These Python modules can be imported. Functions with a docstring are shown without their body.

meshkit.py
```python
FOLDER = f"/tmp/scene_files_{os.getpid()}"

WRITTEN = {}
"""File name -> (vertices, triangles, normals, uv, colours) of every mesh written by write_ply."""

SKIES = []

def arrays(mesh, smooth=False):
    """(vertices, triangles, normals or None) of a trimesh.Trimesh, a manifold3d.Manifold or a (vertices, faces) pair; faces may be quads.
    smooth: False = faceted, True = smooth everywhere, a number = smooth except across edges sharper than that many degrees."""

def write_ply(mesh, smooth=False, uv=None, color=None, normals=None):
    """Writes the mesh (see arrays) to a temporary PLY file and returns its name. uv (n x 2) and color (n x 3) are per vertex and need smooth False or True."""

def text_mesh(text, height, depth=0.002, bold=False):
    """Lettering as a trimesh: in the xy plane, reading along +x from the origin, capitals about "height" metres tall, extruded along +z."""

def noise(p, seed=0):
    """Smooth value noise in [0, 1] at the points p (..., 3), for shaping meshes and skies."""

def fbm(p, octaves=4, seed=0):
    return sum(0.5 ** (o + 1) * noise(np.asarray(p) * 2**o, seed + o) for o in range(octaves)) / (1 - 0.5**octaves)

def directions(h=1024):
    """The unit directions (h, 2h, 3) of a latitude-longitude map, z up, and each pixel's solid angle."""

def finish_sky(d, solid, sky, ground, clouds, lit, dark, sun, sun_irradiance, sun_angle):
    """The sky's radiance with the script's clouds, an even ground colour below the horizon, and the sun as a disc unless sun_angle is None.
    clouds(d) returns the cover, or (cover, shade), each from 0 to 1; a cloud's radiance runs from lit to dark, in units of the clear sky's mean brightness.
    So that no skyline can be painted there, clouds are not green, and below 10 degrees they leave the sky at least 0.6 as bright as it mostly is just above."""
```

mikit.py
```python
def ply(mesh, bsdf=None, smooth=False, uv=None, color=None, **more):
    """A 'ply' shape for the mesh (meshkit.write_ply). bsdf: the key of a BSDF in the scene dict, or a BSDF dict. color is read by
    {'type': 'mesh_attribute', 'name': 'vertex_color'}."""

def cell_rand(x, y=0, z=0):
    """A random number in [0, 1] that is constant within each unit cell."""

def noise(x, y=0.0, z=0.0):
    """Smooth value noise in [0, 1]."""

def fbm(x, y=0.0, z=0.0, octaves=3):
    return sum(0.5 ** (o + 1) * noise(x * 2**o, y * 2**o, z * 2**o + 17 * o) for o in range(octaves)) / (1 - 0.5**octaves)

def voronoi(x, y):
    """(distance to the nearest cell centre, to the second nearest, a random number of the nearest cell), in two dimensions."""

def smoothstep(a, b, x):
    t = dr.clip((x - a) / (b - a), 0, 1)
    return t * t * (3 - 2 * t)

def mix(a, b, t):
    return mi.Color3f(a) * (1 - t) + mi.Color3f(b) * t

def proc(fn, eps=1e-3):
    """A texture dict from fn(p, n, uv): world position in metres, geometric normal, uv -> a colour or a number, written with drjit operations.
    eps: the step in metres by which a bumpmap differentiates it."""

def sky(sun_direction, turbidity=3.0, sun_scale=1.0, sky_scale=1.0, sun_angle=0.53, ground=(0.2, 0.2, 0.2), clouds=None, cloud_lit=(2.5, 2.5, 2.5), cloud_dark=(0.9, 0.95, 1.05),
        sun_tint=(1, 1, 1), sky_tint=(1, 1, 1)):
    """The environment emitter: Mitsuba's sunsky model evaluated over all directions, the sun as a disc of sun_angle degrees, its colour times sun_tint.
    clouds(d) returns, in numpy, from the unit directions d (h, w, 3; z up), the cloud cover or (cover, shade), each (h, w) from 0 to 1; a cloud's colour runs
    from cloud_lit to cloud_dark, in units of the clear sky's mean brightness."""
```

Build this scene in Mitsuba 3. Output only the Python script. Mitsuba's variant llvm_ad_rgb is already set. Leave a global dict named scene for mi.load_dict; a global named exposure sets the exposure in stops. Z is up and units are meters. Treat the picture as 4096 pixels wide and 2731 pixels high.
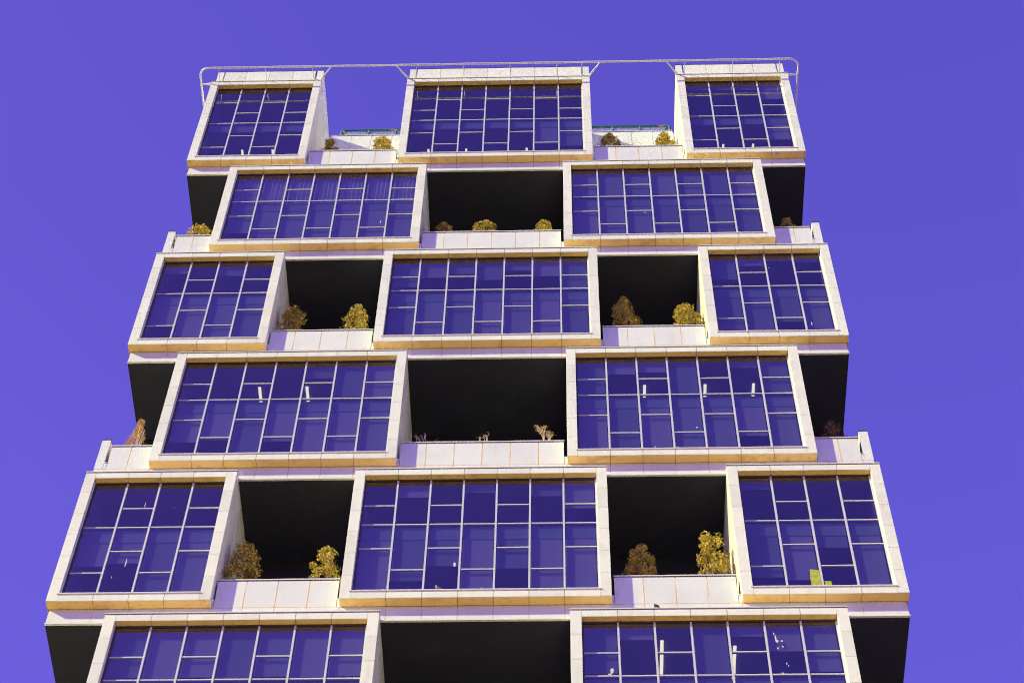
import math, random
import numpy as np, trimesh, mitsuba as mi, drjit as dr, mikit, meshkit

T = mi.ScalarTransform4f
rng = np.random.default_rng(7)
scene, labels = {"type": "scene"}, {}

# ---------------------------------------------------------------- camera, sky, exposure
PITCH, ROLL, YAW, FOCAL = 1.0118450459, 0.0251732989, -0.0448423152, 8299.929
EYE = np.array([14.53784, -36.63908, 1.6])
fwd = np.array([math.sin(YAW) * math.cos(PITCH), math.cos(YAW) * math.cos(PITCH), math.sin(PITCH)])
right = np.array([math.cos(YAW), -math.sin(YAW), 0.0])
up0 = np.cross(right, fwd)
up = -math.sin(ROLL) * right + math.cos(ROLL) * up0
scene["camera"] = {"type": "perspective", "fov": math.degrees(2 * math.atan(2048 / FOCAL)), "fov_axis": "x", "near_clip": 0.1, "far_clip": 20000.0,
                   "to_world": T().look_at(origin=EYE.tolist(), target=(EYE + fwd).tolist(), up=up.tolist())}
SUN = (-2.0, -1.0, 1.39)
scene["sky"] = mikit.sky(SUN, turbidity=2.0, sky_tint=(1.66, 0.64, 2.02), sun_tint=(0.95, 1.23, 0.72), ground=(0.2, 0.2, 0.2))
scene["sky"]["sampling_weight"] = 500.0
exposure = 2.17

# ---------------------------------------------------------------- materials
fbm, noise, mix, smoothstep = mikit.fbm, mikit.noise, mikit.mix, mikit.smoothstep


def plastic(color, rough=0.5, spec=0.4, **more):
    c = color if isinstance(color, dict) else {"type": "rgb", "value": list(color)}
    return {"type": "twosided", "bsdf": {"type": "principled", "base_color": c, "roughness": rough, "specular": spec, **more}}


def speckled(base, dirt, amount, scale=3.0):
    """A panel colour with blotchy dirt and fine grain."""
    def fn(p, n, uv):
        d = smoothstep(0.52, 0.8, fbm(p.x * scale, p.y * scale, p.z * scale * 0.45))
        g = noise(p.x * 7, p.y * 7, p.z * 5)
        s = smoothstep(0.55, 0.85, noise(p.x * 11, p.y * 11, p.z * 0.7)) * smoothstep(0.4, 0.7, noise(p.x * 1.3, p.y * 1.3, p.z * 1.1))
        return mix(base, dirt, dr.clip(d * amount + (g - 0.5) * 0.12 + s * amount * 0.8, 0, 1))
    return mikit.proc(fn)


CREAMS = ["cream_panel_bsdf", "cream_panel_bsdf_b", "cream_panel_bsdf_c"]
for k, c in zip(CREAMS, [(0.765, 0.77, 0.665), (0.72, 0.725, 0.625), (0.79, 0.795, 0.68)]):
    scene[k] = plastic(speckled(c, (0.66, 0.60, 0.53), 0.35), 0.42, 0.35)
PALES = ["pale_panel_bsdf", "pale_panel_bsdf_b"]
for k, c in zip(PALES, [(0.735, 0.745, 0.695), (0.705, 0.715, 0.675)]):
    scene[k] = plastic(speckled(c, (0.62, 0.60, 0.60), 0.5, 1.7), 0.4, 0.35)
BOUNCE_OCHRES = ["bounce_ochre_bsdf", "bounce_ochre_bsdf_b"]  # downward faces: warm bounce light painted in as an ochre base colour
for k, c in zip(BOUNCE_OCHRES, [(0.94, 0.64, 0.23), (0.92, 0.61, 0.25)]):
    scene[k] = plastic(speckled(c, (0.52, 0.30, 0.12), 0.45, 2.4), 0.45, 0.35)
scene["rust_bsdf"] = plastic(speckled((0.62, 0.36, 0.12), (0.80, 0.62, 0.36), 0.9, 6.0), 0.8, 0.2)
scene["core_bsdf"] = plastic((0.12, 0.09, 0.07), 0.8, 0.2)
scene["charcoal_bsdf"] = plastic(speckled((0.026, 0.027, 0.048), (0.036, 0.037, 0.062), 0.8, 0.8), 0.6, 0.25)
scene["aluminium_bsdf"] = plastic((0.56, 0.56, 0.57), 0.35, 0.5)
scene["shaded_frame_bsdf"] = plastic((0.05, 0.045, 0.07), 0.4, 0.4)  # dark copy of the frame metal, with the reveal's shade painted in
scene["coping_bsdf"] = plastic((0.72, 0.69, 0.68), 0.35, 0.5)
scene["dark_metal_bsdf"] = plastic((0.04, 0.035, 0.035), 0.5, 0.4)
scene["gap_shade_bsdf"] = plastic((0.15, 0.14, 0.14), 0.5, 0.4)  # grey for the painted gap and shade line under the box caps
scene["white_paint_bsdf"] = plastic((0.86, 0.86, 0.86), 0.35, 0.5)
scene["glass_bsdf"] = {"type": "thindielectric", "int_ior": 2.05, "ext_ior": 1.0,
                       "specular_transmittance": {"type": "rgb", "value": [0.34, 0.32, 0.50]}, "specular_reflectance": {"type": "rgb", "value": [0.66, 0.60, 0.84]}}
scene["room_bsdf"] = plastic((0.30, 0.26, 0.32), 0.8, 0.2)
scene["spandrel_bsdf"] = plastic((0.48, 0.62, 0.66), 0.6, 0.3)
BLINDS = ["blind_bsdf", "blind_bsdf_b", "blind_bsdf_c"]
for k, c in zip(BLINDS, [(0.60, 0.66, 0.70), (0.45, 0.53, 0.58), (0.72, 0.72, 0.76)]):
    scene[k] = plastic(c, 0.9, 0.1)
scene["curtain_bsdf"] = plastic((0.86, 0.87, 0.9), 0.9, 0.1)
scene["lamp_bsdf"] = plastic((0.7, 0.7, 0.65), 0.5, 0.3)
scene["body_bsdf"] = plastic(speckled((0.70, 0.66, 0.62), (0.55, 0.51, 0.47), 0.5, 0.6), 0.5, 0.3)
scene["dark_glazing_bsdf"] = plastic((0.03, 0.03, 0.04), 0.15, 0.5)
scene["soil_bsdf"] = plastic((0.05, 0.035, 0.025), 0.95, 0.1)
scene["bark_bsdf"] = plastic((0.22, 0.13, 0.07), 0.85, 0.2)
scene["dry_bark_bsdf"] = plastic((0.74, 0.56, 0.43), 0.85, 0.2)


def leafy(color, trans):
    return {"type": "principledthin", "base_color": {"type": "rgb", "value": list(color)}, "roughness": 0.3, "diff_trans": trans, "spec_trans": 0.0, "eta": 1.45}


scene["leaf_bsdf"] = {"type": "principledthin", "base_color": {"type": "mesh_attribute", "name": "vertex_color"}, "roughness": 0.3, "diff_trans": 0.2, "spec_trans": 0.0, "eta": 1.45}
LEAF = [(0.80, 0.57, 0.13), (0.56, 0.45, 0.11), (0.26, 0.26, 0.08), (0.70, 0.50, 0.12)]     # one evergreen kind, its leaves old and young
DRY = [(0.64, 0.38, 0.14), (0.72, 0.46, 0.20), (0.66, 0.52, 0.46)]
WITHERED = [(0.16, 0.10, 0.05), (0.24, 0.15, 0.07), (0.45, 0.30, 0.16)]
scene["green_steel_bsdf"] = plastic(mikit.proc(lambda p, n, uv: mix((0.03, 0.15, 0.12), (0.42, 0.40, 0.16), smoothstep(0.55, 0.72, fbm(p.x * 2.2, p.y * 3, p.z * 9)))), 0.4, 0.5)
scene["lime_bsdf"] = plastic(mikit.proc(lambda p, n, uv: mix((0.42, 0.46, 0.07), (0.34, 0.36, 0.05), smoothstep(0.45, 0.7, fbm(p.x * 8, p.y, p.z * 8)))), 0.7, 0.2)
scene["dropping_bsdf"] = plastic((0.62, 0.60, 0.56), 0.8, 0.2)
scene["pigeon_bsdf"] = plastic(mikit.proc(lambda p, n, uv: mix((0.30, 0.27, 0.25), (0.14, 0.13, 0.14), smoothstep(0.4, 0.6, fbm(p.x * 22, p.y * 22, p.z * 22)))), 0.7, 0.3)
scene["dark_pigeon_bsdf"] = plastic((0.06, 0.06, 0.07), 0.6, 0.4)
scene["beak_bsdf"] = plastic((0.25, 0.16, 0.12), 0.6, 0.3)
scene["asphalt_bsdf"] = plastic((0.06, 0.058, 0.052), 0.9, 0.1)
scene["bounce_plaza_bsdf"] = plastic(mikit.proc(lambda p, n, uv: mix((0.52, 0.42, 0.20), (0.46, 0.37, 0.17), fbm(p.x * 0.3, p.y * 0.3, 0.0))), 0.9, 0.1)  # bright warm ground, added to throw light upward

# ---------------------------------------------------------------- helpers
used = {}


def numbered(name):
    i = used.get(name, 0)
    used[name] = i + 1
    return name if i == 0 else f"{name}_{i:03d}"


UNIT = trimesh.creation.box(extents=(1, 1, 1))
BOXES = {}


def box(name, bsdf, x0, x1, y0, y1, z0, z1, rot=None):
    """One box-shaped entry: the shared unit box under its own matrix."""
    if bsdf not in BOXES:
        BOXES[bsdf] = mikit.ply(UNIT, bsdf)
    m = T().translate([(x0 + x1) / 2, (y0 + y1) / 2, (z0 + z1) / 2])
    if rot:
        m = m.rotate(rot[0], rot[1])
    key = numbered(name)
    scene[key] = {**BOXES[bsdf], "to_world": m.scale([x1 - x0, y1 - y0, z1 - z0])}
    return key


def bm(x0, x1, y0, y1, z0, z1):
    m = trimesh.creation.box(extents=(x1 - x0, y1 - y0, z1 - z0))
    m.apply_translation([(x0 + x1) / 2, (y0 + y1) / 2, (z0 + z1) / 2])
    return m


def put(name, mesh, bsdf, smooth=False, **more):
    if isinstance(mesh, list):
        mesh = trimesh.util.concatenate(mesh)
    key = numbered(name)
    scene[key] = {**mikit.ply(mesh, bsdf, smooth=smooth), **more}
    return key


def stuff(name, mesh, bsdf):
    """Many pieces too small to pick apart, joined into one part."""
    key = put(name, mesh, bsdf)
    labels[key] = {"kind": "stuff"}


def tube(path, radii, sides=8):
    """A closed tube along a polyline."""
    path = np.asarray(path, float)
    radii = np.broadcast_to(radii, len(path))
    d = np.gradient(path, axis=0)
    d /= np.linalg.norm(d, axis=1, keepdims=True) + 1e-12
    ref = np.array([0, 0, 1.0]) if abs(d[0][2]) < 0.9 else np.array([1.0, 0, 0])
    v, a = [], np.arange(sides) / sides * 2 * np.pi
    for p, t, r in zip(path, d, radii):
        u = np.cross(t, ref)
        if np.linalg.norm(u) < 1e-6:
            u = np.cross(t, [0.3, 1, 0.2])
        u /= np.linalg.norm(u)
        w = np.cross(t, u)
        v.append(p + r * (np.cos(a)[:, None] * u + np.sin(a)[:, None] * w))
    n, v = len(path), np.vstack(v + [path[:1], path[-1:]])
    f = []
    for i in range(n - 1):
        for j in range(sides):
            k = (j + 1) % sides
            f += [[i * sides + j, i * sides + k, (i + 1) * sides + k], [i * sides + j, (i + 1) * sides + k, (i + 1) * sides + j]]
    for j in range(sides):
        k = (j + 1) % sides
        f += [[n * sides, k, j], [n * sides + 1, (n - 1) * sides + j, (n - 1) * sides + k]]
    return trimesh.Trimesh(v, np.array(f)[:, ::-1], process=False)


def pick(seq):
    return seq[int(rng.integers(len(seq)))]


def tag(key, label, cat, group=None, kind=None):
    labels[key] = {"label": label, "category": cat}
    if group:
        labels[key]["group"] = group
    if kind:
        labels[key]["kind"] = kind


# ---------------------------------------------------------------- ground
g = put("ground", [bm(-3000, 3000, -3000, 3000, -1.0, -0.004)], "asphalt_bsdf")
labels[g] = {"label": "dark asphalt and planting reaching to the horizon", "kind": "structure"}
g = put("bounce_paving", [bm(-60, 84, -62, 40, -0.5, 0.0)], "bounce_plaza_bsdf")  # unseen forecourt added to bounce warm light onto the undersides
labels[g] = {"label": "unseen sandy forecourt added at the building foot to bounce warm light up", "kind": "structure"}

# ---------------------------------------------------------------- the building
B = "office_building"
tag(B, "tall office block of staggered cream framed window boxes with planted terraces", "building")
FW, FT = 0.31, 0.285                       # frame widths
DEEP, GLASS, BACK = 0.31, 0.22, 3.45       # band plane, glazing plane, terrace back wall
PITCHZ, H = 6.759, 6.152
ZT1, ZB1 = 81.065, 73.886                  # top row of boxes
ZT = [ZT1] + [73.279 - PITCHZ * i for i in range(5)]
ZB = [ZB1] + [67.127 - PITCHZ * i for i in range(5)]
ROOF = ZT1 + 1.66
XL, XR = 0.06, 24.05
W4, W7 = 4 + 2 * FW, 7 + 2 * FW
ODD = [(0.0, 4), (8.233, 7), (19.485, 4)]
EVEN = [(1.795, 7), (14.684, 7)]
J = 0.007                                  # half a joint

# which transoms a column has: "A" = one low pane, "B" = a narrow pair about the middle
MID, LOW, UPB, LOWB, TOPA = 3.645, 1.505, 4.575, 2.50, 5.555


def bay(row, x0, n, first, upper, lower):
    """One projecting window box. upper / lower: how far the blinds of each column hang down in the upper and the lower storey (0 to 1)."""
    key = numbered(f"{B}__window_bay")
    zb, zt = ZB[row], ZT[row]
    x1, h = x0 + n + 2 * FW, zt - zb
    P = lambda s: f"{key}__{s}"
    gx = [x0 + FW + k for k in range(n + 1)]
    zs = [zb + 1.025 * k for k in range(7)]
    zs = zs[:6] + [zt] if row else zs + [zt - 0.276, zt]
    top0 = zt - FT
    # carcass behind the cladding; its dark metal shows in the joints
    core = []
    for a, b in ((x0 + 0.03, x0 + FW - 0.03), (x1 - FW + 0.03, x1 - 0.03)):
        core.append(bm(a, b, 0.03, BACK, zb + 0.03, zt - 0.05))
    core.append(bm(x0 + FW - 0.03, x1 - FW + 0.03, 0.031, BACK, top0 + 0.03, zt - 0.051))
    core.append(bm(x0 + FW - 0.03, x1 - FW + 0.03, 0.031, BACK, zb + 0.031, zb + FT - 0.03))
    put(P("frame_core"), core, "core_bsdf")
    # columns: front, outer side and inner jamb plates
    for a, b in zip(zs, zs[1:]):
        c = pick(CREAMS)
        box(P("facing_panel"), c, x0, x0 + FW, 0, 0.029, a + J, b - J)
        box(P("facing_panel"), pick(CREAMS), x1 - FW, x1, 0, 0.029, a + J, b - J)
        box(P("side_panel"), pick(CREAMS), x0, x0 + 0.029, 0.03, 1.75, a + J, b - J)
        box(P("side_panel"), pick(CREAMS), x0, x0 + 0.029, 1.76, BACK - 0.002, a + J, b - J)
        box(P("side_panel"), pick(CREAMS), x1 - 0.029, x1, 0.03, 1.75, a + J, b - J)
        box(P("side_panel"), pick(CREAMS), x1 - 0.029, x1, 1.76, BACK - 0.002, a + J, b - J)
        lo, hi = max(a, zb + FT), min(b, top0)
        if hi - lo > 0.05:
            box(P("jamb_panel"), pick(CREAMS), x0 + FW - 0.029, x0 + FW, 0.03, GLASS + 0.03, lo + J, hi - J)
            box(P("jamb_panel"), pick(CREAMS), x1 - FW, x1 - FW + 0.029, 0.03, GLASS + 0.03, lo + J, hi - J)
    # top and bottom bands, the soffit of the reveal and the underside
    for a, b in zip(gx, gx[1:]):
        box(P("facing_panel"), pick(CREAMS), a + J, b - J, 0, 0.029, top0, zt)
        box(P("facing_panel"), pick(CREAMS), a + J, b - J, 0, 0.029, zb, zb + FT)
        box(P("soffit_panel"), pick(BOUNCE_OCHRES), a + J, b - J, 0.03, GLASS + 0.03, top0 + 0.002, top0 + 0.03)
    ux = [x0] + gx[1:-1] + [x1]
    for a, b in zip(ux, ux[1:]):
        box(P("underside_panel"), pick(BOUNCE_OCHRES), a + J, b - J, 0.03, DEEP - 0.002, zb + 0.002, zb + 0.03)
    box(P("top_flashing"), "coping_bsdf", x0 - 0.012, x1 + 0.012, -0.03, 0.6, zt, zt + 0.03)
    box(P("gap_shade_strip"), "gap_shade_bsdf", x0 - 0.004, x1 + 0.004, -0.008, 0.05, zt - 0.022, zt - 0.001)  # dark strip painting the gap and thin shadow below the cap
    box(P("sill"), "coping_bsdf", x0 + FW - 0.06, x1 - FW + 0.03, -0.035, GLASS + 0.03, zb + FT + 0.001, zb + FT + 0.035)
    # glazing
    bot, top = zb + FT + 0.036, top0 - 0.002
    left, rt = x0 + FW, x1 - FW
    box(P("window_frame"), "shaded_frame_bsdf", left, rt, GLASS - 0.03, GLASS + 0.05, top - 0.05, top)  # top and left frames coloured dark for the shade they stand in
    box(P("window_frame"), "shaded_frame_bsdf", left, left + 0.05, GLASS - 0.03, GLASS + 0.05, bot, top - 0.051)
    box(P("window_frame"), "aluminium_bsdf", rt - 0.05, rt, GLASS - 0.03, GLASS + 0.05, bot, top - 0.051)
    for x in gx[1:-1]:
        box(P("mullion"), "aluminium_bsdf", x - 0.028, x + 0.028, GLASS - 0.034, GLASS + 0.06, bot, top - 0.051)
    fl = zb + MID
    for k in range(n):
        a = gx[k] + (0.051 if k == 0 else 0.029)
        b = gx[k + 1] - (0.051 if k == n - 1 else 0.029)
        kind = "AB"[(k + first) % 2]
        cuts = [MID, LOW] if kind == "A" else [MID, UPB, LOWB]
        if kind == "A" and row == 0:
            cuts.append(TOPA)
        zc = sorted(zb + c for c in cuts)
        for z in zc:
            box(P("transom"), "aluminium_bsdf", a, b, GLASS - 0.016, GLASS + 0.05, z - 0.022, z + 0.022)
        edges = [bot] + zc + [top - 0.051]
        for i, (u, v) in enumerate(zip(edges, edges[1:])):
            u, v = u + (0.0225 if i else 0), v - (0.0225 if i < len(edges) - 2 else 0)
            key2 = numbered(P("pane"))
            # a pane sits a hair out of true, as real ones do
            tilt = T().translate([(a + b) / 2, GLASS, (u + v) / 2]).rotate([1, 0, 0], 90 + float(rng.normal(0, 0.12))).rotate([0, 1, 0], float(rng.normal(0, 0.12))).scale([(b - a) / 2, (v - u) / 2, 1])
            scene[key2] = {**PANE, "to_world": tilt}
        box(P("spandrel_panel"), "spandrel_bsdf", a + 0.01, b - 0.01, GLASS + 0.09, GLASS + 0.12, fl - 0.62, fl - 0.03)
        for hang, z1, ht in ((upper[k], top - 0.10, top - 0.10 - fl - 0.02), (lower[k], fl - 0.63, fl - 0.63 - bot - 0.02)):
            if hang > 0:
                box(P("blind"), pick(BLINDS), a + 0.02, b - 0.02, GLASS + 0.115, GLASS + 0.119, z1 - ht * hang, z1)
    # rooms behind the glass
    ya, yb = GLASS + 0.07, BACK - 0.05
    room = [bm(left + 0.001, left + 0.03, ya, yb, bot, top), bm(rt - 0.03, rt - 0.001, ya, yb, bot, top), bm(left, rt, yb, yb + 0.03, bot, top),
            bm(left, rt, GLASS + 0.13, yb, fl - 0.6, fl - 0.025), bm(left, rt, ya, yb, top - 0.06, top + 0.02), bm(left, rt, ya, yb, bot - 0.03, bot)]
    put(P("room"), room, "room_bsdf")
    return key


PANE = mikit.ply(([[-1, -1, 0], [1, -1, 0], [1, 1, 0], [-1, 1, 0]], [[0, 1, 2], [0, 2, 3]]), "glass_bsdf")
Z4, Z7 = [0] * 4, [0] * 7
BAYS = {}
for row, defs in enumerate([
    [(0, Z4, Z4), (1, Z7, [0, 0, 0, 0, 0, .5, .6]), (0, [.16, .16, .16, .45], [0, 0, .0, .5])],
    [(1, Z7, [.6, .9, .9, .9, .8, .9, .9]), (1, [.9] * 7, [.95] * 7)],
    [(0, [.25, 0, .35, 0], [.5, .9, .8, .9]), (1, [.8, .5, .4, .6, .3, .5, .9], [.9, .9, .8, .95, .9, .85, .95]), (0, [.7, .25, .1, .15], [.9, .9, .6, .9])],
    [(1, [0, 0, 0, 0, .35, .9, .95], [.6, .55, .9, .6, .9, .9, .95]), (1, [.9, .35, .3, .9, 0, .2, .9], [.9, .9, .9, .95, .85, .6, .9])],
    [(0, Z4, [.4, .35, .9, .95]), (1, [0, .3, 0, .2, 0, .3, .6], [.85, .7, .45, .9, .5, .9, .95]), (0, [.2, 0, 0, 0], [.7, .75, .2, .85])],
    [(1, [.9, .95, .9, .95, .9, .95, .9], [.9] * 7), (1, [.9, .25, 0, .95, .2, .5, .9], [.9] * 7)],
]):
    for (x0, n), (first, u, l) in zip(ODD if row % 2 == 0 else EVEN, defs):
        BAYS[row, x0] = bay(row, x0, n, first, u, l)


# terraces, fascias, slabs
def parapet(key, zb, xs, slot_l, slot_r):
    """A row of parapet panels between the joints xs, with rust-stained sealant in the joints."""
    for a, b in zip(xs, xs[1:]):
        box(f"{key}__parapet_panel", pick(PALES), a + 0.014, b - 0.014, DEEP, DEEP + 0.03, zb + 0.014, zb + 1.185)
    stuff(f"{key}__joint_sealant", [bm(x - 0.0138, x + 0.0138, DEEP + 0.005, DEEP + 0.03, zb + 0.012, zb + 1.18) for x in xs[1:-1]] + [bm(xs[0], xs[-1], DEEP + 0.0045, DEEP + 0.029, zb - 0.0115, zb + 0.0135)], "rust_bsdf")
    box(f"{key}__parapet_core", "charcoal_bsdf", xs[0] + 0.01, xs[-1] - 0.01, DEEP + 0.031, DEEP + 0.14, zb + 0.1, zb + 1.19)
    box(f"{key}__coping", "coping_bsdf", xs[0], xs[-1], DEEP - 0.035, DEEP + 0.2, zb + 1.205, zb + 1.24)
    box(f"{key}__coping_gap_strip", "dark_metal_bsdf", xs[0], xs[-1], DEEP - 0.014, DEEP + 0.19, zb + 1.187, zb + 1.204)  # dark strip filling the gap below the coping
    for a, b in (slot_l, slot_r):
        if b - a > 0.01:
            box(f"{key}__slot_panel", pick(PALES), a + 0.004, b - 0.004, DEEP + 0.001, DEEP + 0.03, zb + 0.012, zb + 0.335)
            box(f"{key}__slot_ledge", "coping_bsdf", a - 0.01, b, DEEP - 0.03, DEEP + 0.14, zb + 0.337, zb + 0.352)
    # planter trough and soil behind the parapet
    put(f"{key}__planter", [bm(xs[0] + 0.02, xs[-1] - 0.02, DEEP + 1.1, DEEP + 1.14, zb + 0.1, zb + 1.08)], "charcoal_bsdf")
    box(f"{key}__soil", "soil_bsdf", xs[0] + 0.02, xs[-1] - 0.02, DEEP + 0.142, DEEP + 1.099, zb + 0.1, zb + 1.02)


TERR = {}
for row in range(5):
    zb = ZB[row]
    if row % 2 == 0:
        spans = [("a", 4.62, [4.665, 5.50, 6.402, 7.305, 8.147], 8.233), ("b", 15.854, [15.93, 16.77, 17.67, 18.57, 19.40], 19.485)]
    else:
        spans = [("l", None, [0.42, 1.06, 1.79], 1.795), ("m", 9.416, [9.49, 10.294, 11.166, 12.041, 12.91, 13.789, 14.589], 14.684), ("r", 22.305, [22.33, 23.07, 23.70], None)]
    for tagk, xa, xs, xb in spans:
        key = numbered(f"{B}__terrace")
        TERR[row, tagk] = key
        sl = (xa, xs[0]) if xa is not None else (0.33, 0.42)
        sr = (xs[-1], xb) if xb is not None else (23.70, 23.775)
        parapet(key, zb, xs, sl, sr)
        if tagk in "lr":      # side wall of a corner terrace, its end seen from the front
            a, b = (XL, 0.325) if tagk == "l" else (23.775, XR)
            box(f"{key}__side_wall", PALES[0], a, b, DEEP, BACK - 0.003, zb + 0.011, zb + 1.57)
            box(f"{key}__side_wall_coping", "dark_metal_bsdf", a - 0.01, b + 0.01, DEEP - 0.015, BACK - 0.004, zb + 1.572, zb + 1.602)
        if row == 4:
            for x in ((4.993, 7.834) if tagk == "a" else (16.408, 19.315)):
                box(f"{key}__name_plate", "white_paint_bsdf", x - 0.028, x + 0.028, DEEP - 0.012, DEEP - 0.001, zb + 1.06, zb + 1.10)
for row in range(6):
    zb = ZB[row]
    key = numbered(f"{B}__slab_edge")
    if row % 2 == 0:
        js = [XL, 1.31, 2.31, 3.31, 4.62, 5.50, 6.402, 7.305, 8.233] + [8.543 + k for k in range(1, 7)] + [15.854, 16.77, 17.67, 18.57, 19.485] + [19.795 + k for k in range(1, 4)] + [XR]
    else:
        js = [XL, 0.375, 1.06, 1.795] + [2.105 + k for k in range(1, 7)] + [9.416, 10.294, 11.166, 12.041, 12.91, 13.789, 14.684] + [14.994 + k for k in range(1, 7)] + [22.305, 23.07, 23.735, XR]
    for a, b in zip(js, js[1:]):
        box(f"{key}__fascia_panel", pick(PALES), a + 0.009, b - 0.009, DEEP, DEEP + 0.03, zb - 0.60, zb - 0.012)
    stuff(f"{key}__joint_sealant", [bm(x - 0.0085, x + 0.0085, DEEP + 0.007, DEEP + 0.03, zb - 0.60, zb - 0.012) for x in js[1:-1]], "rust_bsdf")
    box(f"{key}__drip_lip", "coping_bsdf", XL - 0.01, XR + 0.01, DEEP - 0.02, DEEP + 0.05, zb - 0.645, zb - 0.605)
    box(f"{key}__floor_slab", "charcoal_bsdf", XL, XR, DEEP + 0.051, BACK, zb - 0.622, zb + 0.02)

# main body behind the terraces, roof and lower storeys
put(f"{B}__core_wall", [bm(XL, XR, BACK + 0.03, 22, 0, ZB1), bm(XL, XR, BACK + 0.03, 22, ZB1, ROOF)], "body_bsdf")
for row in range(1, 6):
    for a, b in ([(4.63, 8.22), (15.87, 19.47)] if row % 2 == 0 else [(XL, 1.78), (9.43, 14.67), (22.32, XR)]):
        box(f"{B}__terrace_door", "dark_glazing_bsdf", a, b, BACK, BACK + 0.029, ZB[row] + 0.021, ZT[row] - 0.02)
lz = ZB[5] - 0.65
box(f"{B}__lower_storeys", "body_bsdf", XL, XR, DEEP + 0.06, BACK + 0.029, 0, lz)
for i in range(6):
    box(f"{B}__lower_window_band", "dark_glazing_bsdf", 1.5, 22.6, DEEP + 0.03, DEEP + 0.059, 4 + i * 6.0, 8 + i * 6.0)
# set-back wall behind the two top terraces
for xs in ([4.63, 5.55, 6.41, 7.31, 8.225], [15.862, 16.78, 17.68, 18.58, 19.475]):
    for za, zc in ((78.9, 81.63), (81.63, ROOF - 0.03)):
        for a, b in zip(xs, xs[1:]):
            box(f"{B}__set_back_wall__wall_panel", pick(PALES), a + J, b - J, BACK - 0.03, BACK - 0.001, za + J, zc - J)
    box(f"{B}__set_back_wall__coping", "coping_bsdf", xs[0] + 0.02, xs[-1] - 0.02, BACK - 0.06, BACK + 0.2, ROOF, ROOF + 0.03)
    box(f"{B}__set_back_wall__coping_gap_strip", "dark_metal_bsdf", xs[0] + 0.02, xs[-1] - 0.02, BACK - 0.04, BACK + 0.19, ROOF - 0.024, ROOF - 0.001)
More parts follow.
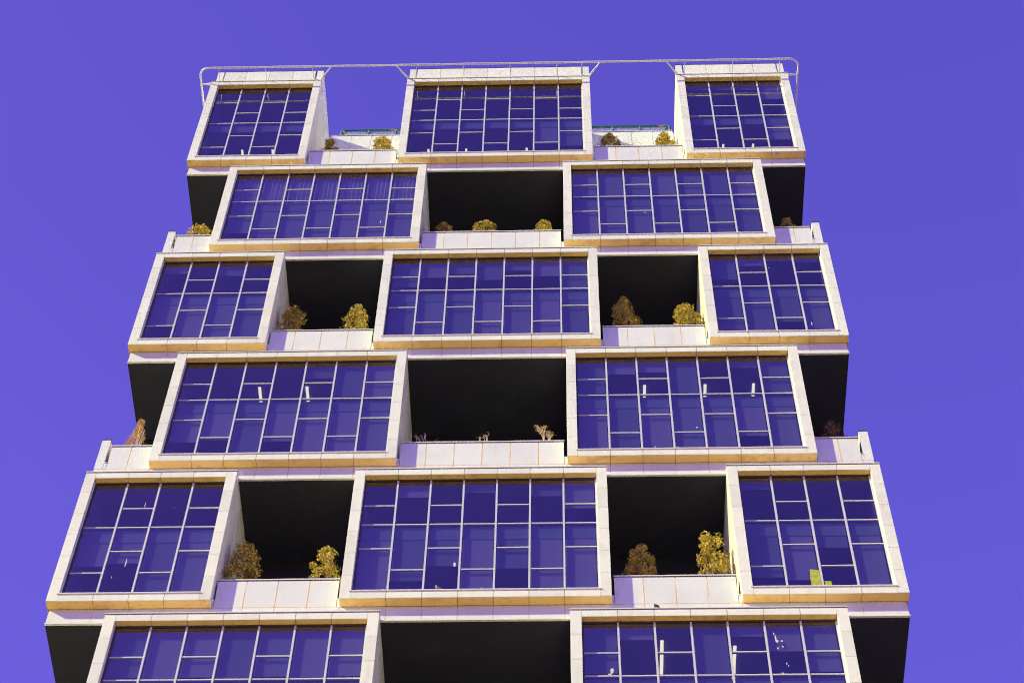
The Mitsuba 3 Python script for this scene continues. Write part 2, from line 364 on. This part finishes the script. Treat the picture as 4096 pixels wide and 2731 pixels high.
# roof parapets on the three top boxes
for (x0, n), xs, posts in (((0, 4), [0.353, 1.283, 2.274, 3.279, 4.226], ((0.05, 0.306), (4.299, 4.562))),
                           ((8.233, 7), [8.568] + [8.568 + 0.993 * k for k in range(1, 7)] + [15.521], ((8.256, 8.507), (15.592, 15.848))),
                           ((19.485, 4), [19.854, 20.808, 21.804, 22.783, 23.762], ((19.536, 19.79), (23.824, 24.06)))):
    key = numbered(f"{B}__roof_parapet")
    for a, b in zip(xs, xs[1:]):
        box(f"{key}__parapet_panel", pick(CREAMS), a + J, b - J, DEEP, DEEP + 0.03, ZT1 + 0.035, ROOF - 0.03)
    box(f"{key}__joint_sealant", "rust_bsdf", xs[0] + 0.02, xs[-1] - 0.02, DEEP + 0.02, DEEP + 0.16, ZT1 + 0.035, ROOF - 0.04)
    box(f"{key}__coping", "dark_metal_bsdf", xs[0], xs[-1], DEEP - 0.012, DEEP + 0.2, ROOF - 0.029, ROOF)
    for a, b in posts:
        box(f"{key}__end_wall", pick(CREAMS), a, b, DEEP - 0.002, BACK, ZT1 + 0.035, ROOF - 0.03)
        box(f"{key}__end_wall_coping", "dark_metal_bsdf", a - 0.008, b + 0.008, DEEP - 0.014, BACK, ROOF - 0.028, ROOF + 0.002)
    for a, b in ((posts[0][1], xs[0]), (xs[-1], posts[1][0])):
        box(f"{key}__slot_panel", CREAMS[0], a + 0.002, b - 0.002, DEEP + 0.001, DEEP + 0.03, ZT1 + 0.035, ZT1 + 0.79)
        box(f"{key}__slot_ledge", "coping_bsdf", a - 0.012, b + 0.012, DEEP - 0.03, DEEP + 0.1, ZT1 + 0.792, ZT1 + 0.81)

# ---------------------------------------------------------------- white rail round the roof
R = "roof_rail"
tag(R, "white tubular rail running round the front of the roof above the top row of boxes", "rail")
zr, yr, xa, xb, cr = ZT1 + 0.165, -0.57, -0.47, 24.56, 0.36
arc = lambda cx, cy, a0, a1: [[cx + cr * math.cos(t), cy + cr * math.sin(t), zr] for t in np.linspace(a0, a1, 9)]
path = [[xa, 9.0, zr], [xa, 4.0, zr]] + arc(xa + cr, yr + cr, math.pi, 1.5 * math.pi) + [[x, yr, zr] for x in np.linspace(2, 22, 11)] + arc(xb - cr, yr + cr, 1.5 * math.pi, 2 * math.pi) + [[xb, 4.0, zr], [xb, 9.0, zr]]
put(f"{R}__tube", tube(path, 0.040, 12), "white_paint_bsdf", smooth=40)
for x in [0.33, 2.30, 4.28, 8.62, 10.6, 12.55, 14.5, 15.55, 19.835, 21.82, 23.77]:
    put(f"{R}__bracket", tube([[x, 0.15, ZT1 + 0.06], [x, -0.2, zr - 0.03], [x, yr + 0.02, zr - 0.02]], 0.014, 6), "aluminium_bsdf")


def plate(p, q, w0, w1, th=0.012):
    """A flat tapering strut from p (wide) to q."""
    p, q = np.array(p, float), np.array(q, float)
    d = (q - p) / np.linalg.norm(q - p)
    s = np.cross(d, [0, 0, 1.0])
    s /= np.linalg.norm(s)
    u = np.array([0, 0, th / 2])
    v = [p - s * w0 / 2 - u, p + s * w0 / 2 - u, q + s * w1 / 2 - u, q - s * w1 / 2 - u, p - s * w0 / 2 + u, p + s * w0 / 2 + u, q + s * w1 / 2 + u, q - s * w1 / 2 + u]
    return trimesh.convex.convex_hull(np.array(v))


for x0, x1 in ((4.50, 5.07), (8.36, 7.77), (15.78, 16.31), (19.60, 19.05)):
    put(f"{R}__strut", plate([x0, 0.12, ZT1 + 0.11], [x1, yr + 0.02, zr], 0.09, 0.04, 0.04), "white_paint_bsdf")
for x0, x1 in ((0.06, xa), (24.0, xb)):
    put(f"{R}__strut", plate([x0, 0.16, ZT1 + 0.13], [x1, 0.16, zr], 0.14, 0.03, 0.04), "white_paint_bsdf")

# ---------------------------------------------------------------- green railing on the set-back roof edge
G = "green_railing"
tag(G, "green painted steel railing with wire mesh on the set back roof edge", "railing")
yg, z0, z1 = BACK + 0.12, ROOF + 0.03, ROOF + 0.80
rg = 0.065
bend = lambda xc, a0, a1: [[xc + 0.14 * math.cos(t), yg, z1 - 0.14 + 0.14 * math.sin(t)] for t in np.linspace(a0, a1, 6)]
put(f"{G}__top_rail", tube([[5.05, yg, z0 - 0.02], [5.05, yg, z1 - 0.3]] + bend(5.19, math.pi, math.pi / 2) + [[x, yg, z1] for x in np.linspace(6, 18.5, 9)] + bend(19.23, math.pi / 2, 0) + [[19.37, yg, z1 - 0.3], [19.37, yg, z0 - 0.02]], rg, 10), "green_steel_bsdf", smooth=40)
for x in (6.24, 7.43, 8.62, 10.0, 11.4, 12.8, 14.2, 15.7, 16.9, 18.09):
    put(f"{G}__post", tube([[x, yg, z0 - 0.02], [x, yg, z1 - 0.04]], rg * 0.9, 8), "green_steel_bsdf", smooth=40)
for xa_, xb_ in ((5.1, 5.45), (19.32, 18.97)):
    put(f"{G}__brace", tube([[xa_, yg, z1 - 0.1], [xb_, yg, z0]], rg * 0.7, 8), "green_steel_bsdf", smooth=40)
for a, b in ((5.1, 6.2), (6.28, 7.39), (7.47, 8.55), (15.76, 16.86), (16.94, 18.05), (18.13, 19.3)):
    wires = [bm(x - 0.003, x + 0.003, yg + 0.02, yg + 0.026, z0, z1) for x in np.arange(a, b, 0.05)] + [bm(a, b, yg + 0.027, yg + 0.033, z - 0.003, z + 0.003) for z in np.arange(z0, z1, 0.05)]
    stuff(f"{G}__wire_mesh", wires, "aluminium_bsdf")

# ---------------------------------------------------------------- things behind the glass
lamps = [(0, "l", 1.69, 1.10, "first"), (0, "l", 2.93, 1.10, "second"), (0, "l", 9.255, 1.19, "first"), (0, "l", 10.785, 1.20, "second"), (0, "l", 13.24, 1.20, "third"), (0, "l", 21.17, 1.17, "first"),
         (0, "l", 22.375, 1.17, "second"), (3, "u", 4.45, 1.12, "left"), (3, "u", 6.035, 1.12, "right"), (3, "u", 17.285, 1.23, "first"), (3, "u", 19.295, 1.23, "second"), (3, "u", 20.90, 1.22, "third"),
         (5, "u", 15.775, 0.79, "first"), (5, "u", 17.21, 0.79, "second"), (5, "u", 19.225, 1.01, "third")]
where = {(0, 0): "top left window box", (0, 1): "wide top middle window box", (0, 2): "top right window box", (3, 0): "fourth row's left window box", (3, 1): "fourth row's right window box",
         (5, 1): "bottom right window box"}
for row, st, x, y, nth in lamps:
    i = (0 if x < 8 else 1 if x < 19 else 2) if row == 0 else (0 if x < 12 else 1)
    key = numbered("ceiling_lamp")
    z = ZB[row] + (3.05 if st == "l" else 5.77)
    L = 1.25
    put(f"{key}__housing", [bm(x - 0.055, x + 0.055, y, y + L, z + 0.012, z + 0.06)], "lamp_bsdf")
    scene[f"{key}__diffuser"] = {**mikit.ply(bm(x - 0.045, x + 0.045, y + 0.02, y + L - 0.02, z - 0.012, z + 0.011), "lamp_bsdf"), "emitter": {"type": "area", "radiance": {"type": "rgb", "value": [0.70, 0.72, 0.29]}}}
    tag(key, f"{nth} lit strip lamp from the left inside the {where[row, i]}" if nth not in ("left", "right") else f"{nth} lit strip lamp inside the {where[row, i]}", "lamp", "strip lamps behind the glass")

# gathered curtains in the upper storey of the left box of the second row
zc0, zc1 = ZB[1] + MID + 0.03, ZT[1] - FT - 0.1
for k in range(7):
    a, b = 1.795 + FW + k + 0.06, 1.795 + FW + k + 0.94
    xs = np.linspace(a, b, 49)
    ys = GLASS + 0.16 + 0.045 * np.sin((xs - a) / (b - a) * 2 * np.pi * 5.5 + rng.uniform(0, 6)) + 0.012 * np.sin(xs * 23 + k)
    v = np.vstack([np.c_[xs, ys, xs * 0 + zc0], np.c_[xs, GLASS + 0.16 + (ys - GLASS - 0.16) * 0.7, xs * 0 + zc1]])
    v = np.vstack([v, v + [0, 0.004, 0]])
    n = len(xs)
    f = [[i, i + 1, n + i + 1, n + i] for i in range(n - 1)] + [[2 * n + i + 1, 2 * n + i, 3 * n + i, 3 * n + i + 1] for i in range(n - 1)]
    key = put("curtain", (v, f), "curtain_bsdf", smooth=True)
    tag(key, f"pleated net curtain behind the {['first', 'second', 'third', 'fourth', 'fifth', 'sixth', 'seventh'][k]} pane column of the left box in the second row", "curtain", "net curtains in the left box of the second row")

# yellow-green sheets on the glass of the right box of the fifth row
zb = ZB[4]
def sheet(pts, lab):
    v = np.array([[x, GLASS - 0.012, zb + z] for x, z in pts] + [[x, GLASS - 0.006, zb + z] for x, z in pts])
    key = put("paper_sheet", trimesh.convex.convex_hull(v), "lime_bsdf")
    tag(key, lab, "sheet", "yellow-green sheets on the glass")
sheet([(21.475, 0.33), (21.745, 0.33), (21.752, 1.30), (21.50, 1.335), (21.472, 0.95)], "tall yellow-green sheet on a low pane of the fifth row's right box")
sheet([(21.845, 0.33), (22.03, 0.33), (22.055, 0.56), (22.04, 0.80), (21.85, 0.815)], "short yellow-green sheet beside a mullion of the fifth row's right box")

# bird droppings on the panes
def splash(bk, x, z, w, h):
    """A thin irregular white splash on the outside of a pane."""
    a = np.linspace(0, 2 * np.pi, 13)[:-1]
    r = 1 + rng.normal(0, 0.18, 12)
    ring = np.c_[x + w / 2 * np.cos(a) * r, np.full(12, GLASS - 0.011), z + h / 2 * np.sin(a) * r]
    v = np.vstack([ring, ring + [0, 0.004, 0]])
    put(f"{bk}__bird_dropping", trimesh.convex.convex_hull(v), "dropping_bsdf")


b6 = BAYS[5, 14.684]
for x, z, w, h in ((20.215, 45.40, .03, .09), (20.25, 45.22, .04, .22), (20.275, 45.08, .07, .12), (20.408, 45.09, .05, .07), (20.42, 44.863, .05, .06), (20.273, 44.80, .04, .10), (20.454, 44.17, .03, .08), (20.49, 44.08, .03, .05), (20.306, 43.79, .05, .05),
                   (15.78, 43.95, .09, .20), (21.6, 45.6, .03, .03)):
    splash(b6, x, z, w, h)
for (row, x0), pts in {(4, 8.233): [(11.40, 1.72, .06, .17), (9.35, .60, .06, .03), (9.43, .62, .02, .05), (9.44, .56, .02, .03), (12.2, .62, .02, .14)], (1, 1.795): [(7.9, 1.9, .03, .22)], (1, 14.684): [(17.7, 2.35, .05, .06)],
                       (4, 0.0): [(1.9, 1.95, .03, .40), (3.35, 4.9, .03, .06), (2.9, 4.6, .03, .03), (1.6, 1.3, .02, .1), (2.0, 4.75, .02, .3)], (3, 14.684): [(18.75, 1.75, .06, .06), (17.4, .72, .03, .10), (18.1, .70, .03, .04), (20.4, .62, .03, .06)],
                       (2, 19.485): [(23.0, 1.1, .03, .25), (21.9, 4.9, .03, .05), (20.4, 3.75, .02, .04)], (3, 1.795): [(3.2, .66, .02, .12), (3.2, 1.05, .02, .05)]}.items():
    for x, z, w, h in pts:
        splash(BAYS[row, x0], x, ZB[row] + z, w, h)


# ---------------------------------------------------------------- pigeons
def pigeon(at, heading, bsdf, label, s=1.0):
    key = numbered("pigeon")
    import manifold3d as m3
    def ball(c, r):
        return m3.Manifold.sphere(r, 16).translate(c)
    def hull(*bs):
        return m3.Manifold.batch_hull([ball(c, r) for c, r in bs])
    body = hull(((0.02, 0, 0.105), 0.052), ((-0.06, 0, 0.09), 0.042)) + hull(((0.03, 0, 0.12), 0.045), ((0.055, 0, 0.175), 0.022)) + hull(((0.055, 0, 0.17), 0.022), ((0.06, 0, 0.2), 0.023)) + hull(((-0.06, 0, 0.09), 0.036), ((-0.16, 0.012, 0.06), 0.008), ((-0.16, -0.012, 0.06), 0.008))
    body = body.refine_to_length(0.012)
    m = trimesh.Trimesh(*[np.asarray(q) for q in (body.to_mesh().vert_properties[:, :3], body.to_mesh().tri_verts)])
    trimesh.smoothing.filter_taubin(m, iterations=8)
    tw = T().translate(at).rotate([0, 0, 1], heading).scale(s)
    put(f"{key}__body", m, bsdf, smooth=True, to_world=tw)
    for sd in (1, -1):
        w = m3.Manifold.batch_hull([ball((0.02, sd * 0.045, 0.12), 0.02), ball((-0.05, sd * 0.042, 0.1), 0.024), ball((-0.135, sd * 0.018, 0.075), 0.008)]).refine_to_length(0.015)
        put(f"{key}__wing", trimesh.Trimesh(np.asarray(w.to_mesh().vert_properties[:, :3]), np.asarray(w.to_mesh().tri_verts)), bsdf, smooth=50, to_world=tw)
        put(f"{key}__leg", tube([[0.0, sd * 0.02, 0.07], [0.005, sd * 0.02, 0.004], [0.03, sd * 0.02, 0.004]], 0.005, 6), "beak_bsdf", to_world=tw)
    put(f"{key}__beak", tube([[0.08, 0, 0.2], [0.108, 0, 0.194]], [0.008, 0.002], 8), "beak_bsdf", to_world=tw)
    tag(key, label, "pigeon")


pigeon([10.99, 0.03, ZB[4] + FT + 0.036], 200, "pigeon_bsdf", "grey brown pigeon standing on the window sill of the middle box in the fifth row")
pigeon([17.09, 0.05, ZT[5] + 0.031], 60, "dark_pigeon_bsdf", "dark pigeon standing on top of the bottom right window box")


# ---------------------------------------------------------------- plants in the planters
def leaves(pts, nrm, size, aspect, rg):
    """Small folded leaves (two triangles each) at the points, roughly facing outward."""
    n = len(pts)
    d = rg.normal(size=(n, 3))
    d = d - nrm * (d * nrm).sum(1, keepdims=True) * 0.5
    d[:, 2] += 0.25
    d /= np.linalg.norm(d, axis=1, keepdims=True)
    w = np.cross(d, nrm + rg.normal(0, 0.5, (n, 3)))
    w /= np.linalg.norm(w, axis=1, keepdims=True) + 1e-9
    up_ = np.cross(w, d)
    L = (size * rg.uniform(0.7, 1.25, n))[:, None]
    a, b = pts - d * L * 0.5, pts + d * L * 0.5
    c1, c2 = pts + w * L * aspect * 0.5 + up_ * L * 0.1, pts - w * L * aspect * 0.5 + up_ * L * 0.1
    v = np.stack([a, c1, b, c2], 1).reshape(-1, 3)
    i = np.arange(n)[:, None] * 4
    return v, np.vstack([i + [0, 1, 2], i + [0, 2, 3]])


def put_leaves(name, pts, nrm, size, aspect, rg, palette):
    pal = np.array(palette)
    col = pal[rg.integers(len(pal), size=len(pts))] * rg.uniform(0.85, 1.12, (len(pts), 1))
    key = numbered(name)
    scene[key] = mikit.ply(leaves(pts, nrm, size, aspect, rg), "leaf_bsdf", color=np.repeat(np.clip(col, 0, 0.9), 4, 0))
    return key


def profile(kind, t):
    if kind == "dome":
        return np.sqrt(np.clip(1 - np.clip((t - 0.35) / 0.65, 0, 1) ** 2.3, 0, 1)) * np.where(t < 0.35, 0.72 + 0.28 * t / 0.35, 1)
    if kind == "cone":
        return np.clip(np.sin(np.pi * np.clip(0.30 + 0.70 * t, 0, 1)) ** 0.75, 0, 1) * np.where(t < 0.25, 0.85 + 0.6 * t, 1)
    if kind == "waist":
        return np.sqrt(np.clip(1 - np.abs((t - 0.64) / 0.37) ** 2.4, 0, 1)) * (t > 0.27) + 0.66 * np.clip(1 - t / 0.42, 0, 1) ** 0.35
    return np.clip(1 - t, 0, 1) ** 0.5


def shrub(row, x0, x1, top, kind, palette, label, count=2600, size=0.115, aspect=0.48, y=0.95, seed=0, name="shrub", trunk="bark_bsdf", cat="shrub", hollow=0.35):
    rg = np.random.default_rng(100 + seed)
    key = numbered(name)
    zb = ZB[row]
    base = np.array([(x0 + x1) / 2, y, zb + 1.0])
    Hh, Rr = top - 0.98, (x1 - x0) / 2
    # clumps on the crown's surface, leaves round each clump
    nc = int(60 * max(1, Hh * Rr))
    pts, nr = [], []
    for c in range(nc):
        t = rg.uniform(0.10, 1.0)
        r = profile(kind, np.array(t))
        ang = rg.uniform(0, 2 * np.pi)
        out = np.array([math.cos(ang), math.sin(ang) * 0.75, 0])
        cr_ = rg.uniform(0.10, 0.19) * (0.6 + Rr * 0.8)
        rad = max(0.0, Rr * r * rg.uniform(0.62, 1.16) - cr_ * 0.6)
        cen = base + out * rad + [0, 0, min(t * Hh, Hh - cr_ * 0.75)]
        k = max(6, int(count / nc))
        q = rg.normal(size=(k, 3))
        q /= np.linalg.norm(q, axis=1, keepdims=True)
        pts.append(cen + q * cr_ * rg.uniform(hollow, 1.0, (k, 1)))
        nr.append(q * 0.7 + out * 0.5 + [0, 0, 0.3])
    pts, nr = np.vstack(pts), np.vstack(nr)
    nr /= np.linalg.norm(nr, axis=1, keepdims=True)
    ok = pts[:, 1] > 0.53
    pts, nr = pts[ok], nr[ok]
    put_leaves(f"{key}__crown", pts, nr, size, aspect, rg, palette)
    tr = [tube([base - [0, 0, 0.05], base + [0.02, 0, Hh * 0.3]], [0.035, 0.028], 7)]
    for _ in range(7):
        a = rg.uniform(0, 2 * np.pi)
        e = base + [math.cos(a) * Rr * 0.6, math.sin(a) * Rr * 0.5, Hh * rg.uniform(0.5, 0.85)]
        tr.append(tube([base + [0, 0, Hh * rg.uniform(0.1, 0.25)], (base + e) / 2 + rg.normal(0, 0.03, 3), e], [0.022, 0.015, 0.006], 6))
    put(f"{key}__trunk", tr, trunk, smooth=50)
    tag(key, label, cat, "shrubs in the terrace planters" if name == "shrub" else None)


SH = [
    (0, 4.92, 5.72, 3.36, "dome", "dark shaded round shrub on the left terrace of the top row"),
    (0, 6.91, 7.94, 3.54, "dome", "sunlit golden shrub on the left terrace of the top row, beside the wide middle box"),
    (0, 16.09, 17.10, 3.43, "dome", "dark olive shrub on the right terrace of the top row"),
    (0, 18.27, 19.24, 3.53, "dome", "sunlit golden shrub on the right terrace of the top row, beside the right box"),
    (1, 0.44, 1.51, 3.08, "dome", "golden domed shrub on the left corner terrace of the second row"),
    (1, 9.76, 10.63, 2.98, "dome", "dark shrub at the left end of the middle terrace of the second row"),
    (1, 11.27, 12.25, 3.09, "dome", "golden shrub in the middle of the middle terrace of the second row"),
    (1, 13.49, 14.37, 2.96, "dome", "low golden shrub at the right end of the middle terrace of the second row"),
    (1, 22.71, 23.40, 3.00, "dome", "half shaded shrub on the right corner terrace of the second row"),
    (2, 4.67, 5.72, 3.73, "dome", "dark shaded shrub on the left terrace of the third row"),
    (2, 6.83, 7.98, 3.85, "cone", "bright golden pointed shrub on the left terrace of the third row"),
    (2, 16.19, 17.28, 4.14, "cone", "tall conical olive shrub on the right terrace of the third row"),
    (2, 18.31, 19.44, 3.54, "dome", "golden broad shrub on the right terrace of the third row, beside the right box"),
    (4, 4.61, 5.70, 3.72, "dome", "dark shaded shrub on the left terrace of the fifth row"),
    (4, 7.06, 8.04, 3.42, "dome", "dense golden shrub on the left terrace of the fifth row, beside the middle box"),
    (4, 16.27, 17.26, 3.38, "dome", "dark shaded shrub on the right terrace of the fifth row"),
    (4, 18.37, 19.36, 3.87, "waist", "tall golden shrub with a narrow waist on the right terrace of the fifth row"),
]
for i, (row, x0, x1, top, kind, lab) in enumerate(SH):
    shrub(row, x0, x1, top, kind, LEAF, lab, count=int(700 + 700 * (top - 1.6)), seed=i)
shrub(3, 0.50, 1.28, 3.60, "spire", DRY, "dried tan feathery plant on the left corner terrace of the fourth row", count=4200, size=0.085, aspect=0.16, seed=40, name="dry_plant", trunk="dry_bark_bsdf", cat="plant", hollow=0.1)
shrub(3, 22.71, 23.58, 3.02, "dome", WITHERED, "sparse brown withered shrub on the right corner terrace of the fourth row", count=1500, size=0.06, aspect=0.3, seed=41, name="withered_shrub", cat="shrub", hollow=0.1)


def twigs(row, x, top, spread, label, seed, blooms=0, stems=4):
    rg = np.random.default_rng(seed)
    key = numbered("dead_plant")
    base = np.array([x, 0.62, ZB[row] + 1.0])
    out, tips = [], []

    def grow(p, d, L, r, depth):
        q = p + d * L + rg.normal(0, 0.02, 3)
        out.append(tube([p, (p + q) / 2 + rg.normal(0, 0.015, 3), q], [r, r * 0.85, r * 0.65], 6))
        if depth == 0:
            tips.append(q)
            return
        for _ in range(2 if rg.random() < 0.8 else 3):
            e = d + rg.normal(0, 0.45, 3)
            e[2] = abs(e[2]) + 0.35
            grow(q, e / np.linalg.norm(e), L * rg.uniform(0.55, 0.8), r * 0.65, depth - 1)
    hgt = top - 1.0
    for i in range(stems):
        o = np.array([rg.uniform(-spread, spread), rg.uniform(-0.06, 0.06), 0])
        d = np.array([o[0] * 0.8, 0, 1.0]) + rg.normal(0, 0.12, 3)
        grow(base + o, d / np.linalg.norm(d), hgt * rg.uniform(0.36, 0.46), 0.018, 2)
    m = trimesh.util.concatenate(out)
    k = (top - 1.0) / (m.vertices[:, 2].max() - base[2])
    m.vertices[:, 2] = base[2] + (m.vertices[:, 2] - base[2]) * k
    m.vertices[:, 1] = base[1] + (m.vertices[:, 1] - base[1]) * 0.35
    tips = [np.array([q[0], base[1] + (q[1] - base[1]) * 0.35, base[2] + (q[2] - base[2]) * k]) for q in tips]
    put(f"{key}__stem", m, "dry_bark_bsdf", smooth=50)
    if blooms:
        tp = np.array(tips)
        tp = tp[tp[:, 2] > ZB[row] + 1.0 + hgt * 0.6]
        pts = np.repeat(tp, blooms, 0) + rg.normal(0, 1, (len(tp) * blooms, 3)) * [0.045, 0.02, 0.03]
        nn = rg.normal(size=pts.shape)
        bk = put_leaves(f"{key}__dried_bloom", pts, nn / np.linalg.norm(nn, axis=1, keepdims=True), 0.05, 0.4, rg, DRY)
        labels[bk] = {"kind": "stuff"}
    tag(key, label, "plant")


twigs(3, 10.12, 2.25, 0.17, "bare dead twigs at the left end of the middle terrace of the fourth row", 5, stems=4)
twigs(3, 12.13, 2.10, 0.05, "small bare dead stem in the middle of the middle terrace of the fourth row", 8, blooms=4, stems=2)
twigs(3, 13.98, 2.45, 0.12, "dead plant with dried tan blooms at the fourth row's middle terrace's right end", 11, blooms=16, stems=4)
